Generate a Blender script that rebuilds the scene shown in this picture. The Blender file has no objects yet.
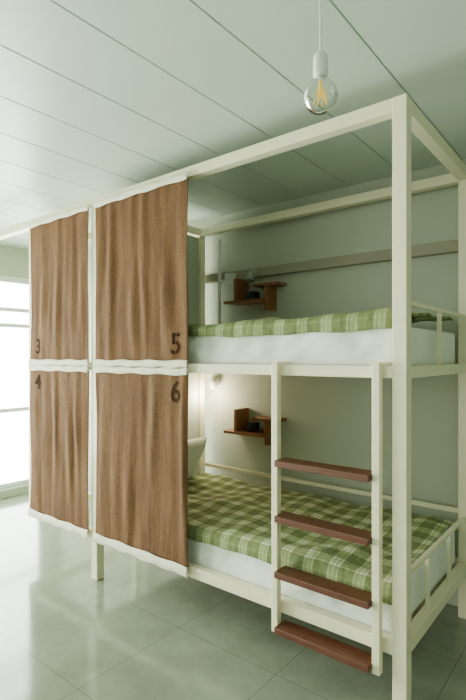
import bpy, bmesh, math, random
from mathutils import Vector, noise, Matrix
random.seed(4)
S = bpy.context.scene
COL = S.collection

# ---------------- helpers ----------------
def nmat(name):
    m = bpy.data.materials.new(name); m.use_nodes = True
    return m, m.node_tree.nodes, m.node_tree.links, m.node_tree.nodes["Principled BSDF"]

def plain(name, col, rough=0.5, nscale=30, var=0.06, bump=0.05, metallic=0.0, spec=0.5, stretch=None):
    m, n, l, b = nmat(name)
    tc = n.new("ShaderNodeTexCoord"); mp = n.new("ShaderNodeMapping")
    l.new(tc.outputs["Object"], mp.inputs[0])
    if stretch: mp.inputs["Scale"].default_value = stretch
    nz = n.new("ShaderNodeTexNoise"); nz.inputs["Scale"].default_value = nscale; nz.inputs["Detail"].default_value = 5
    l.new(mp.outputs[0], nz.inputs[0])
    cr = n.new("ShaderNodeValToRGB")
    cr.color_ramp.elements[0].color = [c*(1-var) for c in col]+[1]
    cr.color_ramp.elements[1].color = [min(1, c*(1+var)) for c in col]+[1]
    cr.color_ramp.elements[0].position = .3; cr.color_ramp.elements[1].position = .7
    l.new(nz.outputs[0], cr.inputs[0]); l.new(cr.outputs[0], b.inputs["Base Color"])
    bp = n.new("ShaderNodeBump"); bp.inputs["Strength"].default_value = bump; bp.inputs["Distance"].default_value = .01
    l.new(nz.outputs[0], bp.inputs["Height"]); l.new(bp.outputs[0], b.inputs["Normal"])
    b.inputs["Roughness"].default_value = rough; b.inputs["Metallic"].default_value = metallic
    b.inputs["Specular IOR Level"].default_value = spec
    return m

def obj_from_bm(bm, name, mats, smooth=False, parent=None):
    me = bpy.data.meshes.new(name); bm.to_mesh(me); bm.free()
    if not isinstance(mats, (list, tuple)): mats = [mats]
    for m in mats: me.materials.append(m)
    if smooth:
        for p in me.polygons: p.use_smooth = True
    o = bpy.data.objects.new(name, me); COL.objects.link(o)
    if parent: o.parent = parent
    return o

def box(bm, x0, x1, y0, y1, z0, z1, mi=0):
    vs = [bm.verts.new((x, y, z)) for z in (z0, z1) for y in (y0, y1) for x in (x0, x1)]
    for f in ((0,2,3,1),(4,5,7,6),(0,1,5,4),(2,6,7,3),(0,4,6,2),(1,3,7,5)):
        fc = bm.faces.new([vs[i] for i in f]); fc.material_index = mi
    return vs

def bevel(o, w=0.004, seg=2):
    md = o.modifiers.new("bevel", "BEVEL"); md.width = w; md.segments = seg; md.limit_method = 'ANGLE'
    return o

def cyl(bm, p0, p1, r, seg=16, r2=None, mi=0):
    p0 = Vector(p0); p1 = Vector(p1); d = p1-p0
    q = d.to_track_quat('Z', 'Y').to_matrix().to_4x4()
    M = Matrix.Translation((p0+p1)/2) @ q
    g = bmesh.ops.create_cone(bm, cap_ends=True, segments=seg, radius1=r, radius2=r if r2 is None else r2, depth=d.length, matrix=M)
    for v in g["verts"]:
        for f in v.link_faces: f.material_index = mi; f.smooth = len(f.verts) == 4

def lathe(bm, prof, c, seg=32, mi=0):
    rings = []
    for r, z in prof:
        rings.append([bm.verts.new((c[0]+r*math.cos(2*math.pi*i/seg), c[1]+r*math.sin(2*math.pi*i/seg), c[2]+z)) for i in range(seg)])
    for a, b in zip(rings, rings[1:]):
        for i in range(seg):
            f = bm.faces.new((a[i], a[(i+1)%seg], b[(i+1)%seg], b[i])); f.smooth = True; f.material_index = mi

# ---------------- materials ----------------
M_frame = plain("cream_painted_steel", (0.86, 0.79, 0.57), .38, 8, .03, .03)
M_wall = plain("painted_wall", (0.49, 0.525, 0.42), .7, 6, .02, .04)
M_walld = plain("painted_wall_shadow_side", (0.27, 0.30, 0.25), .7, 6, .02, .04)  # wall paint with shade put into its colour, darkens the room's right side
M_ledge = plain("ledge_paint", (0.36, 0.33, 0.24), .7, 6, .02, .04)
M_ceil = plain("painted_ceiling_board", (0.55, 0.635, 0.56), .38, 3, .02, .02)
M_winf = plain("white_window_frame", (0.75, 0.8, 0.78), .4, 10, .02, .02)
M_sheet = plain("white_sheet", (0.82, 0.85, 0.79), .9, 14, .03, .3)
M_wood = plain("red_brown_wood", (0.11, 0.034, 0.016), .42, 12, .35, .1, stretch=(1, 12, 12))
M_wood2 = plain("warm_shelf_wood", (0.26, 0.105, 0.035), .5, 12, .3, .1, stretch=(1, 12, 12))
M_ply = plain("plywood_slats", (0.5, 0.42, 0.28), .7, 12, .15, .1, stretch=(1, 8, 8))
M_black = plain("black_plastic", (0.02, 0.02, 0.02), .4)
M_white = plain("white_plastic", (0.8, 0.82, 0.78), .35, 10, .01, .01)
M_grey = plain("grey_lamp_metal", (0.42, 0.43, 0.37), .5, 10, .01, .01)
M_sleeve = plain("white_canvas_band", (0.82, 0.78, 0.62), .9, 60, .05, .3)

def ink_mat():
    m, n, l, b = nmat("worn_stencil_ink")
    tc = n.new("ShaderNodeTexCoord")
    nz = n.new("ShaderNodeTexNoise"); nz.inputs["Scale"].default_value = 130; nz.inputs["Detail"].default_value = 4
    l.new(tc.outputs["Object"], nz.inputs[0])
    cr = n.new("ShaderNodeValToRGB"); e = cr.color_ramp.elements
    e[0].position = .48; e[0].color = (0.024, 0.012, 0.007, 1); e[1].position = .66; e[1].color = (0.095, 0.043, 0.020, 1)
    l.new(nz.outputs[0], cr.inputs[0]); l.new(cr.outputs[0], b.inputs["Base Color"]); b.inputs["Roughness"].default_value = 1
    b.inputs["Specular IOR Level"].default_value = .08
    return m
M_ink = ink_mat()

def curtain_mat():
    m, n, l, b = nmat("brown_linen")
    tc = n.new("ShaderNodeTexCoord"); mp = n.new("ShaderNodeMapping"); mp.inputs["Scale"].default_value = (1, 1, .16)
    l.new(tc.outputs["Object"], mp.inputs[0])
    nz = n.new("ShaderNodeTexNoise"); nz.inputs["Scale"].default_value = 13; nz.inputs["Detail"].default_value = 6; nz.inputs["Roughness"].default_value = .6
    l.new(mp.outputs[0], nz.inputs[0])
    cr = n.new("ShaderNodeValToRGB")
    cr.color_ramp.elements[0].position = .3; cr.color_ramp.elements[1].position = .75
    cr.color_ramp.elements[0].color = (0.105, 0.048, 0.022, 1); cr.color_ramp.elements[1].color = (0.205, 0.105, 0.050, 1)
    l.new(nz.outputs[0], cr.inputs[0])
    outs = []
    for sc in ((380, 380, 50), (50, 50, 380)):
        mp2 = n.new("ShaderNodeMapping"); mp2.inputs["Scale"].default_value = sc; l.new(tc.outputs["Object"], mp2.inputs[0])
        q = n.new("ShaderNodeTexNoise"); q.inputs["Scale"].default_value = 1; q.inputs["Detail"].default_value = 2; l.new(mp2.outputs[0], q.inputs[0])
        outs.append(q.outputs[0])
    ad = n.new("ShaderNodeMath"); ad.operation = 'ADD'; l.new(outs[0], ad.inputs[0]); l.new(outs[1], ad.inputs[1])
    mr = n.new("ShaderNodeMapRange"); mr.inputs[1].default_value = .65; mr.inputs[2].default_value = 1.35; mr.inputs[3].default_value = .6; mr.inputs[4].default_value = 1.35
    l.new(ad.outputs[0], mr.inputs[0])
    vm = n.new("ShaderNodeVectorMath"); vm.operation = 'SCALE'; l.new(cr.outputs[0], vm.inputs[0]); l.new(mr.outputs[0], vm.inputs["Scale"])
    l.new(vm.outputs[0], b.inputs["Base Color"])
    b.inputs["Roughness"].default_value = .9
    b.inputs["Specular IOR Level"].default_value = .2
    bp = n.new("ShaderNodeBump"); bp.inputs["Strength"].default_value = .2; bp.inputs["Distance"].default_value = .003
    l.new(ad.outputs[0], bp.inputs["Height"])
    # crumple wrinkles
    nz3 = n.new("ShaderNodeTexNoise"); nz3.inputs["Scale"].default_value = 11; nz3.inputs["Detail"].default_value = 3; l.new(mp.outputs[0], nz3.inputs[0])
    bp2 = n.new("ShaderNodeBump"); bp2.inputs["Strength"].default_value = .5; bp2.inputs["Distance"].default_value = .03
    l.new(nz3.outputs[0], bp2.inputs["Height"]); l.new(bp.outputs[0], bp2.inputs["Normal"]); l.new(bp2.outputs[0], b.inputs["Normal"])
    return m
M_curt = curtain_mat()

def plaid_mat():
    m, n, l, b = nmat("green_plaid_cotton")
    uv = n.new("ShaderNodeUVMap"); uv.uv_map = "UVMap"
    sp = n.new("ShaderNodeSeparateXYZ"); l.new(uv.outputs[0], sp.inputs[0])
    def math_(op, a, bb=None):
        k = n.new("ShaderNodeMath"); k.operation = op
        for i, v in enumerate((a, bb)):
            if v is None: continue
            if isinstance(v, (int, float)): k.inputs[i].default_value = v
            else: l.new(v, k.inputs[i])
        return k.outputs[0]
    P = 0.12
    def band(axis):
        fr = math_('FRACT', math_('DIVIDE', sp.outputs[axis], P))
        r = n.new("ShaderNodeValToRGB"); r.color_ramp.interpolation = 'CONSTANT'
        e = r.color_ramp.elements
        e[0].position = 0; e[0].color = (1,1,1,1)
        e[1].position = .58; e[1].color = (0.0,0.0,0.0,1)
        for p, v in ((.66,.45),(.74,0.05),(.84,.45),(.92,.05),(.27,.8),(.33,1.0)):
            q = e.new(p); q.color = (v,v,v,1)
        l.new(fr, r.inputs[0]); return r.outputs[0]
    s = math_('MULTIPLY', math_('ADD', band(0), band(1)), .5)
    cr = n.new("ShaderNodeValToRGB"); e = cr.color_ramp.elements
    e[0].position = 0; e[0].color = (0.73, 0.74, 0.52, 1)
    e[1].position = 1; e[1].color = (0.155, 0.185, 0.068, 1)
    q = e.new(.5); q.color = (0.325, 0.365, 0.17, 1)
    q = e.new(.25); q.color = (0.50, 0.53, 0.31, 1)
    l.new(s, cr.inputs[0]); l.new(cr.outputs[0], b.inputs["Base Color"])
    b.inputs["Roughness"].default_value = .9
    nz = n.new("ShaderNodeTexNoise"); nz.inputs["Scale"].default_value = 9; nz.inputs["Detail"].default_value = 4
    tc = n.new("ShaderNodeTexCoord"); l.new(tc.outputs["Object"], nz.inputs[0])
    bp = n.new("ShaderNodeBump"); bp.inputs["Strength"].default_value = .8; bp.inputs["Distance"].default_value = .04
    l.new(nz.outputs[0], bp.inputs["Height"]); l.new(bp.outputs[0], b.inputs["Normal"])
    return m
M_plaid = plaid_mat()

def floor_mat():
    m, n, l, b = nmat("glazed_floor_tile")
    tc = n.new("ShaderNodeTexCoord")
    br = n.new("ShaderNodeTexBrick"); br.offset = 0; br.inputs["Scale"].default_value = 1
    br.inputs["Brick Width"].default_value = .6; br.inputs["Row Height"].default_value = .6
    br.inputs["Mortar Size"].default_value = .0022; br.inputs["Mortar Smooth"].default_value = .1
    l.new(tc.outputs["Object"], br.inputs[0])
    nz = n.new("ShaderNodeTexNoise"); nz.inputs["Scale"].default_value = 4; nz.inputs["Detail"].default_value = 10; nz.inputs["Roughness"].default_value = .7
    l.new(tc.outputs["Object"], nz.inputs[0])
    cr = n.new("ShaderNodeValToRGB")
    cr.color_ramp.elements[0].position = .3; cr.color_ramp.elements[1].position = .7
    cr.color_ramp.elements[0].color = (0.175, 0.20, 0.145, 1); cr.color_ramp.elements[1].color = (0.27, 0.30, 0.23, 1)
    l.new(nz.outputs[0], cr.inputs[0])
    l.new(cr.outputs[0], br.inputs["Color1"]); l.new(cr.outputs[0], br.inputs["Color2"])
    br.inputs["Mortar"].default_value = (0.135, 0.15, 0.115, 1)
    l.new(br.outputs[0], b.inputs["Base Color"])
    b.inputs["Roughness"].default_value = .12; b.inputs["Specular IOR Level"].default_value = .7
    return m
M_floor = floor_mat()

# ---------------- room ----------------
XL, XR, YB, YF, ZC = -4.8, 1.7, 2.93, -2.2, 2.5
bm = bmesh.new(); box(bm, XL-.15, XR+.15, YF-.15, YB+.15, -.1, 0); floor = obj_from_bm(bm, "floor", M_floor)
bm = bmesh.new()
pts = []
x = -1.045
gx = sorted([x+.336*i for i in range(-12, 9)])
gx = [g for g in gx if XL < g < XR]
pts.append((XL-.15, ZC))
for g in gx: pts += [(g-.004, ZC), (g-.002, ZC+.008), (g+.002, ZC+.008), (g+.004, ZC)]
pts.append((XR+.15, ZC))
a = [bm.verts.new((p[0], YF-.15, p[1])) for p in pts]; b_ = [bm.verts.new((p[0], YB+.15, p[1])) for p in pts]
for i in range(len(pts)-1): bm.faces.new((a[i], b_[i], b_[i+1], a[i+1]))
box(bm, XL-.15, XR+.15, YF-.15, YB+.15, ZC+.02, ZC+.12)
obj_from_bm(bm, "ceiling", M_ceil)
bm = bmesh.new(); box(bm, XL-.15, XR+.15, YB, YB+.15, 0, ZC); obj_from_bm(bm, "wall_back", M_wall)
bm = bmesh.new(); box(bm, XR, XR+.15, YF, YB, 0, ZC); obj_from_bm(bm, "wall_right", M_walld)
wy0, wy1, wz0, wz1 = -1.2, 2.82, .08, 2.2
bm = bmesh.new()
box(bm, XL-.15, XL, YF, wy0, 0, ZC); box(bm, XL-.15, XL, wy1, YB, 0, ZC)
box(bm, XL-.15, XL, wy0, wy1, wz1, ZC); box(bm, XL-.15, XL, wy0, wy1, 0, wz0)
obj_from_bm(bm, "wall_left", M_wall)
bm = bmesh.new()
xx0, xx1 = XL-.10, XL-.05
n_ = 4; st = (wy1-wy0)/n_
for i in range(n_+1):
    y = wy0+st*i; y = min(max(y, wy0+.025), wy1-.025); box(bm, xx0, xx1, y-.025, y+.025, wz0, wz1)
for z in (wz0+.025, .86, 1.72, 1.88, wz1-.025): box(bm, xx0+.005, xx1-.005, wy0, wy1, z-.02, z+.02)
bevel(obj_from_bm(bm, "window_1", M_winf), .003)
fx0, fx1, fz0, fz1 = -3.6, -.6, .9, 2.2  # unseen window opening, added behind the camera to light the bed front
bm = bmesh.new()
box(bm, XL-.15, fx0, YF-.15, YF, 0, ZC); box(bm, fx1, XR+.15, YF-.15, YF, 0, ZC)
box(bm, fx0, fx1, YF-.15, YF, fz1, ZC); box(bm, fx0, fx1, YF-.15, YF, 0, fz0)
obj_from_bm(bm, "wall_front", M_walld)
bm = bmesh.new()
for i in range(4):
    x = fx0+(fx1-fx0)*i/3; x = min(max(x, fx0+.025), fx1-.025); box(bm, x-.025, x+.025, YF-.10, YF-.05, fz0, fz1)
for z in (fz0+.025, fz1-.025): box(bm, fx0, fx1, YF-.095, YF-.055, z-.025, z+.025)
bevel(obj_from_bm(bm, "added_fill_window", M_winf), .003)
bm = bmesh.new(); box(bm, -4.0, XR, YB-.045, YB, 1.985, 2.05)
bevel(obj_from_bm(bm, "trim_1", M_ledge), .004)
bm = bmesh.new()
cyl(bm, (-2.43, YB-.062, 1.55), (-2.43, YB-.062, 2.3), .013, 16)
cyl(bm, (-2.43, YB-.062, 1.98), (-2.33, YB-.062, 1.98), .010, 16)
box(bm, -2.36, -2.28, YB-.085, YB-.048, 1.95, 2.03)
bevel(obj_from_bm(bm, "electrical_conduit", M_white), .003)

# ---------------- frame ----------------
FY = 1.882; BY = 2.84; XP = -2.605; XC = -.672; XE = -3.37; h = .028
bm = bmesh.new()
for x in (XC, XP, XE):
    box(bm, x-h, x+h, FY-h, FY+h, 0 if x != XE else .25, 2.40)
    box(bm, x-h, x+h, BY-h, BY+h, 0, 2.40)
e = .0006
for yy in (FY, BY):
    x_left = XL if yy == FY else XE
    for (z0, z1, hh, xl) in ((2.345, 2.40-e, h-.001, x_left+.001), (1.317, 1.365, .024, XE), (.247, .303, .024, XE)):
        box(bm, xl, XC, yy-hh, yy+hh, z0, z1)
for x in (XC, XP, XE):
    for (z0, z1, hh) in ((2.345, 2.40-2*e, h-.002), (1.317, 1.364, .023), (.247, .302, .023)):
        box(bm, x-hh, x+hh, FY, BY, z0, z1)
for z in (1.615, .54):
    box(bm, XC-.010, XC+.010, FY, BY, z-.010, z+.010)
ym = 2.37
box(bm, XC-.009, XC+.009, ym-.009, ym+.009, 1.36, 1.615)
for y_ in (2.2, 2.53): box(bm, XC-.009, XC+.009, y_-.009, y_+.009, .30, .54)
box(bm, XP, XC, BY+.0, BY+.02, .55, .575)
frame = bevel(obj_from_bm(bm, "bunk_bed_frame", M_frame), .003)
bm = bmesh.new()
for z in (.275, 1.345):
    for i in range(15):
        x = -2.51+.125*i; box(bm, x-.04, x+.04, FY+.027, BY-.027, z-.012, z+.012)
    for y_ in (2.1, 2.36, 2.62): box(bm, XP+.03, XC-.03, y_-.02, y_+.02, z-.03, z-.013)
obj_from_bm(bm, "slats", M_ply, parent=frame)
bm = bmesh.new()
box(bm, XP-.01, XP+.01, FY+.03, BY-.03, .31, 1.31); box(bm, XP-.01, XP+.01, FY+.03, BY-.03, 1.37, 2.33)
obj_from_bm(bm, "partition_panel", M_wall, parent=frame)

# ---------------- mattresses ----------------
def grid_surface(name, fn, nu, nv, mat, uvscale=(1, 1), solid=0, parent=None):
    bm = bmesh.new(); uvl = bm.loops.layers.uv.new("UVMap")
    V = [[bm.verts.new(fn(i/nu, j/nv)) for j in range(nv+1)] for i in range(nu+1)]
    for i in range(nu):
        for j in range(nv):
            f = bm.faces.new((V[i][j], V[i+1][j], V[i+1][j+1], V[i][j+1])); f.smooth = True
            for lp, (a, b) in zip(f.loops, ((i, j), (i+1, j), (i+1, j+1), (i, j+1))):
                lp[uvl].uv = (a/nu*uvscale[0], b/nv*uvscale[1])
    bmesh.ops.recalc_face_normals(bm, faces=bm.faces)
    o = obj_from_bm(bm, name, mat, parent=parent)
    if solid:
        md = o.modifiers.new("thick", "SOLIDIFY"); md.thickness = solid; md.offset = 0
    return o

X0, X1, Y0, Y1 = XP+.045, XC-.04, FY+.031, BY-.035
def mattress(name, z0, z1):
    bm = bmesh.new(); box(bm, X0, X1, Y0, Y1, z0, z1)
    bmesh.ops.bevel(bm, geom=list(bm.edges), offset=.016, segments=3, affect='EDGES', profile=.6)
    for k in range(90):
        xx = X0+.03+(X1-X0-.06)*(k+.5)/90
        bmesh.ops.bisect_plane(bm, geom=bm.verts[:]+bm.edges[:]+bm.faces[:], plane_co=(xx, 0, 0), plane_no=(1, 0, 0))
    for k in range(1, 10):
        zz = z0+.02+(z1-z0-.04)*k/10
        bmesh.ops.bisect_plane(bm, geom=bm.verts[:]+bm.edges[:]+bm.faces[:], plane_co=(0, 0, zz), plane_no=(0, 0, 1))
    for v in bm.verts:
        if z0+.012 < v.co.z < z1-.005 and v.co.y < Y0+.02:
            w = noise.noise(Vector((v.co.x*5+v.co.z*6, v.co.z*9, z0*7)))+.6*noise.noise(Vector((v.co.x*14-v.co.z*12, v.co.z*20, z0)))
            k = min(1, (v.co.z-z0)/.06)
            v.co.y += (.019*w+.006)*k-.004*k
    for f in bm.faces: f.smooth = True
    return obj_from_bm(bm, name, M_sheet)
mattress("mattress", .288, .466)
mattress("mattress", 1.358, 1.53)

def duvet(name, ztop, x0, x1, hang, amp, seed, yback=Y1-.005, rise=0):
    L = hang+.02+(yback-Y0)
    def fn(u, v):
        x = x0+(x1-x0)*u
        s = v*L
        hh = hang*(1+.5*noise.noise(Vector((x*2.3, seed, 0)))+.4*noise.noise(Vector((x*7, seed, 3))))
        r = .03
        if s < hang:
            t = s/hang
            y = Y0-.015-.008*noise.noise(Vector((x*6, seed, 1)))
            z = ztop-r-hh*(1-t)
        elif s < hang+r*1.57:
            a = (s-hang)/r
            y = Y0-.015+r*(1-math.cos(a)); z = ztop-r+r*math.sin(a)
        else:
            y = Y0-.015+r+(s-hang-r*1.57); z = ztop
            y = min(y, yback)
        k = min(1, max(0, (s-hang*.4)/.12))
        w = noise.noise(Vector((x*3.2, y*4.0, seed)))+.6*noise.noise(Vector((x*8, y*7, seed+5)))
        z += amp*(.45+w)*k + rise*u*u*min(1, max(0, s/hang))
        return (x, y, z)
    return grid_surface(name, fn, 180, 90, M_plaid, (x1-x0, L), solid=.012)
duvet("plaid_duvet", .495, X0+.05, X1-.005, .035, .026, 1.7)
duvet("plaid_duvet", 1.562, X0+.02, X1-.005, .03, .030, 7.3, rise=.02)

def pillow(name, c, size, rot):
    bm = bmesh.new(); n = 20; grid = {}
    for sgn in (1, -1):
        for i in range(n+1):
            for j in range(n+1):
                if sgn == -1 and (i in (0, n) or j in (0, n)): grid[(sgn, i, j)] = grid[(1, i, j)]; continue
                a = -1+2*i/n; b = -1+2*j/n
                t = (max(0, (1-a**4))*max(0, (1-b**4)))**.5
                pin = 1-.06*(a*a*(1-b*b)+b*b*(1-a*a))
                p = Vector((a*size[0]/2*pin, b*size[1]/2*pin, sgn*size[2]/2*t*(1+.12*noise.noise(Vector((a*2, b*2, sgn))))))
                grid[(sgn, i, j)] = bm.verts.new(p)
        for i in range(n):
            for j in range(n):
                q = [grid[(sgn, i, j)], grid[(sgn, i+1, j)], grid[(sgn, i+1, j+1)], grid[(sgn, i, j+1)]]
                if sgn < 0: q.reverse()
                f = bm.faces.new(q); f.smooth = True
    o = obj_from_bm(bm, name, M_sheet); o.location = c; o.rotation_euler = rot
    return o
pillow("pillow", (-2.44, 2.38, .67), (.34, .56, .12), (0, math.radians(-62), 0))

# ---------------- curtains ----------------
def curtain(x0, x1, z0, z1, seed, digit, dx, dz, dsize, bridge):
    W = x1-x0
    def cy(x, z):
        u = (x-x0)/W; v = (z-z0)/(z1-z0)
        ph = 2.2*noise.noise(Vector((u*2.5, v*.6, seed)))
        f = math.sin(u*26+ph*3)*.65+.35*math.sin(u*47+seed+ph*2)
        a = .0085*(.3+abs(noise.noise(Vector((u*3, v*1.5, seed+9))))*2.4)
        pull = .35+.65*math.sin(math.pi*min(1, max(0, v)))
        return 1.838 + a*f*pull + .010*noise.noise(Vector((u*3, v*2, seed+4)))*math.sin(math.pi*min(1, max(0, v)))
    def fn(u, v):
        x = x0+W*u
        z = z0+(z1-z0)*v
        edge = .006*math.sin(math.pi*v)
        x += edge*(1-2*u)
        return (x, cy(x, z), z)
    o = grid_surface("privacy_curtain", fn, 140, 60, M_curt, solid=.003)
    for nm, zc in (("top_band", z1), ("bottom_band", z0)):
        up = 1 if nm == "top_band" else -1
        def fb(u, v):
            x = x0-.004+(W+.008)*u
            s = v
            w = .003*math.sin(x*34+seed)+.004*noise.noise(Vector((x*16, 2, seed+up)))
            w2 = .003*math.sin(x*27+seed*3)
            inn = .010; out = .026 if (zc > 2 or (1.2 < zc < 1.5)) else .045
            z = zc-up*(inn+w2)+up*(inn+out+w+w2)*s
            y = 1.8295+.004*noise.noise(Vector((x*16, s*3, seed)))-.006*math.sin(math.pi*s)
            return (x, y, z)
        grid_surface(nm, fb, 110, 6, M_sleeve, solid=.003, parent=o)
    cu = bpy.data.curves.new("digit", 'FONT'); cu.body = digit; cu.size = dsize; cu.offset = dsize*.016; cu.align_x = 'CENTER'; cu.align_y = 'CENTER'
    t = bpy.data.objects.new("tmp", cu); COL.objects.link(t)
    bpy.context.view_layer.update()
    me = bpy.data.meshes.new_from_object(t.evaluated_get(bpy.context.evaluated_depsgraph_get()))
    bpy.data.objects.remove(t)
    bm = bmesh.new(); bm.from_mesh(me)
    for k in range(-16, 17):
        for no, co in (((1, 0, 0), (k*.005, 0, 0)), ((0, 1, 0), (0, k*.008, 0))):
            bmesh.ops.bisect_plane(bm, geom=bm.verts[:]+bm.edges[:]+bm.faces[:], plane_co=co, plane_no=no)
    if bridge:
        for co in (-.0025, .0025):
            bmesh.ops.bisect_plane(bm, geom=bm.verts[:]+bm.edges[:]+bm.faces[:], plane_co=(co, 0, 0), plane_no=(1, 0, 0))
        dead = [f for f in bm.faces if abs(f.calc_center_median().x) < .0022]
        bmesh.ops.delete(bm, geom=dead, context='FACES')
    for v in bm.verts:
        x = dx+v.co.x; z = dz+v.co.y
        v.co = (x, cy(x, z)-.0035, z)
    bmesh.ops.remove_doubles(bm, verts=bm.verts, dist=1e-5)
    obj_from_bm(bm, "number_print", M_ink, parent=o)
    return o
cx = [(-3.345, -2.638), (-2.568, -1.772)]
curtain(*cx[0], 1.372, 2.335, 1.0, "3", -3.235, 1.47, .145, False)
curtain(*cx[1], 1.372, 2.335, 2.3, "5", -1.86, 1.465, .16, True)
curtain(*cx[0], .30, 1.315, 3.1, "4", -3.235, 1.22, .145, False)
curtain(*cx[1], .30, 1.315, 4.7, "6", -1.86, 1.21, .16, True)

# ---------------- ladder ----------------
LX0, LX1, LY = -1.222, -.752, 1.836
bm = bmesh.new()
for x in (LX0, LX1):
    box(bm, x-.016, x+.016, LY-.016, LY+.016, .17, 1.372)
    box(bm, x-.016, x+.016, LY-.016, FY+.03, 1.3695, 1.379)
lad = bevel(obj_from_bm(bm, "bunk_ladder", M_frame), .003)
bm = bmesh.new()
for z in (.93, .685, .44, .195):
    box(bm, LX0+.017, LX1-.017, LY-.045, LY+.045, z-.013, z+.015)
bevel(obj_from_bm(bm, "treads", M_wood, parent=lad), .003)

# ---------------- wall shelves ----------------
def shelf(z):
    bm = bmesh.new()
    y1 = YB; dx = .05
    box(bm, -2.36+dx, -2.02+dx, y1-.16, y1, z-.01, z+.01)
    box(bm, -2.27+dx, -2.245+dx, y1-.15, y1, z+.01, z+.17)
    box(bm, -2.12+dx, -1.91+dx, y1-.13, y1, z+.10, z+.12)
    box(bm, -2.02+dx, -1.995+dx, y1-.12, y1, z-.07, z+.10)
    o = bevel(obj_from_bm(bm, "wall_shelf", M_wood2), .002)
    bm = bmesh.new()
    box(bm, -2.20+dx, -2.13+dx, y1-.10, y1-.02, z+.0105, z+.075)
    cyl(bm, (-2.165+dx, y1-.10, z+.042), (-2.165+dx, y1-.11, z+.042), .022, 20)
    bevel(obj_from_bm(bm, "speaker_box", M_black, parent=o), .006)
    return o
shelf(1.80); shelf(.85)
m_em, n, l, b = nmat("lit_lamp_bulb")
b.inputs["Emission Color"].default_value = (1, .86, .6, 1); b.inputs["Emission Strength"].default_value = 4
def lamp(X, z, yoff, power):
    bm = bmesh.new(); Y = YB-yoff
    cyl(bm, (X, Y, z), (X, Y-.01, z), .03, 24)
    cyl(bm, (X, Y-.01, z), (X, Y-.045, z-.02), .008, 12)
    cyl(bm, (X, Y-.04, z), (X, Y-.06, z-.07), .016, 24, r2=.034)
    o = obj_from_bm(bm, "reading_lamp", M_grey)
    if power:
        bm = bmesh.new(); bmesh.ops.create_uvsphere(bm, u_segments=16, v_segments=10, radius=.017, matrix=Matrix.Translation((X, Y-.062, z-.083)))
        obj_from_bm(bm, "bulb", m_em, smooth=True, parent=o)
        L = bpy.data.lights.new("lamp_glow", 'POINT'); L.energy = power; L.color = (1, .88, .64); L.shadow_soft_size = .03
        q = bpy.data.objects.new("lamp_glow", L); COL.objects.link(q); q.location = (X, Y-.14, z-.14); q.parent = o
    return o
lamp(-2.11, 2.02, .046, 0)
lamp(-2.50, 1.25, 0.001, 7)

# ---------------- pendant bulb ----------------
B = Vector((-.683, 1.255, 2.15))
bm = bmesh.new()
cyl(bm, B+Vector((0, 0, .115)), (B.x, B.y, ZC-.02), .0028, 10)
cyl(bm, (B.x, B.y, ZC-.025), (B.x, B.y, ZC), .045, 32)
lathe(bm, [(0.0, .125), (.012, .125), (.02, .115), (.021, .06), (.019, .055), (0, .055)], B)
pend = obj_from_bm(bm, "pendant_lamp", M_white)
mg, n, l, b = nmat("clear_bulb_glass")
tr = n.new("ShaderNodeBsdfTransparent"); tr.inputs[0].default_value = (.91, .94, .90, 1)
gl = n.new("ShaderNodeBsdfGlossy"); gl.inputs["Roughness"].default_value = .03
fr = n.new("ShaderNodeLayerWeight"); fr.inputs[0].default_value = .2
mx = n.new("ShaderNodeMixShader"); l.new(fr.outputs["Fresnel"], mx.inputs[0]); l.new(tr.outputs[0], mx.inputs[1]); l.new(gl.outputs[0], mx.inputs[2])
l.new(mx.outputs[0], n["Material Output"].inputs[0])
bm = bmesh.new()
R = .050
prof = [(.014, .062), (.017, .054)]
for k in range(21):
    a = math.radians(62 - k*(152/20)); prof.append((max(.0001, R*math.cos(a)), R*math.sin(a)))
lathe(bm, prof, B, 40)
obj_from_bm(bm, "glass_globe", mg, parent=pend)
mf, n, l, b = nmat("amber_filament")
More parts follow.
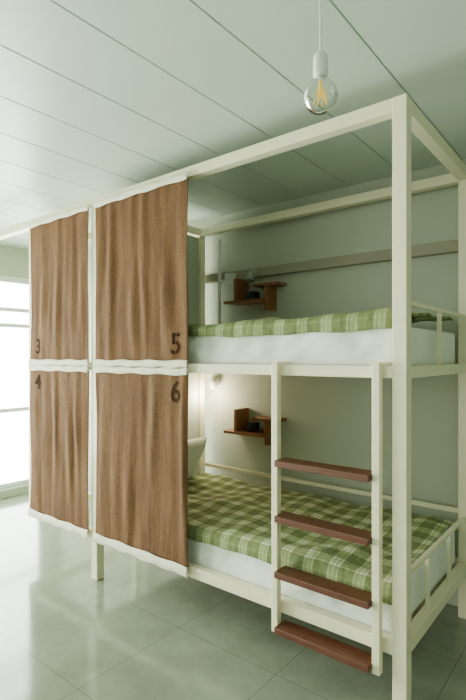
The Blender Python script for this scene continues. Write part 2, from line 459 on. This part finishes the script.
b.inputs["Base Color"].default_value = (.7, .42, .06, 1); b.inputs["Emission Color"].default_value = (1, .6, .08, 1); b.inputs["Emission Strength"].default_value = .6
bm = bmesh.new()
cyl(bm, B+Vector((0, 0, .06)), B+Vector((0, 0, .0)), .004, 12, r2=.007)
for k in range(8):
    a = k*math.pi/4; a2 = a+.3
    cyl(bm, B+Vector((.010*math.cos(a), .010*math.sin(a), .018)), B+Vector((.02*math.cos(a2), .02*math.sin(a2), -.022)), .0016, 6)
obj_from_bm(bm, "filament", mf, parent=pend)

# ---------------- light ----------------
w = bpy.data.worlds.new("sky"); S.world = w; w.use_nodes = True
n = w.node_tree.nodes; l = w.node_tree.links
bg = n["Background"]; bg.inputs[0].default_value = (.91, 1.0, .86, 1)
tc = n.new("ShaderNodeTexCoord"); sp = n.new("ShaderNodeSeparateXYZ"); l.new(tc.outputs["Generated"], sp.inputs[0])
mr = n.new("ShaderNodeMapRange"); l.new(sp.outputs[0], mr.inputs[0])
mr.inputs[1].default_value = -.2; mr.inputs[2].default_value = -.9; mr.inputs[3].default_value = 2.6; mr.inputs[4].default_value = 27
l.new(mr.outputs[0], bg.inputs[1])
def portal(name, loc, rot, sx, sy):
    L = bpy.data.lights.new(name, 'AREA'); L.shape = 'RECTANGLE'; L.size = sx; L.size_y = sy; L.cycles.is_portal = True
    o = bpy.data.objects.new(name, L); COL.objects.link(o); o.location = loc; o.rotation_euler = rot
portal("sky_portal", (XL-.12, (wy0+wy1)/2, (wz0+wz1)/2), (math.radians(90), 0, math.radians(-90)), wy1-wy0, wz1-wz0)
portal("sky_portal", ((fx0+fx1)/2, YF-.12, (fz0+fz1)/2), (math.radians(90), 0, 0), fx1-fx0, fz1-fz0)

# ---------------- camera ----------------
cd = bpy.data.cameras.new("camera"); cam = bpy.data.objects.new("camera", cd); COL.objects.link(cam)
cam.location = (0, 0, 1.4); cam.rotation_euler = (math.radians(90), 0, math.radians(38.7))
cd.sensor_fit = 'VERTICAL'; cd.sensor_height = 36; cd.lens = 489/700*36; cd.shift_y = .01; cd.clip_start = .05
S.camera = cam
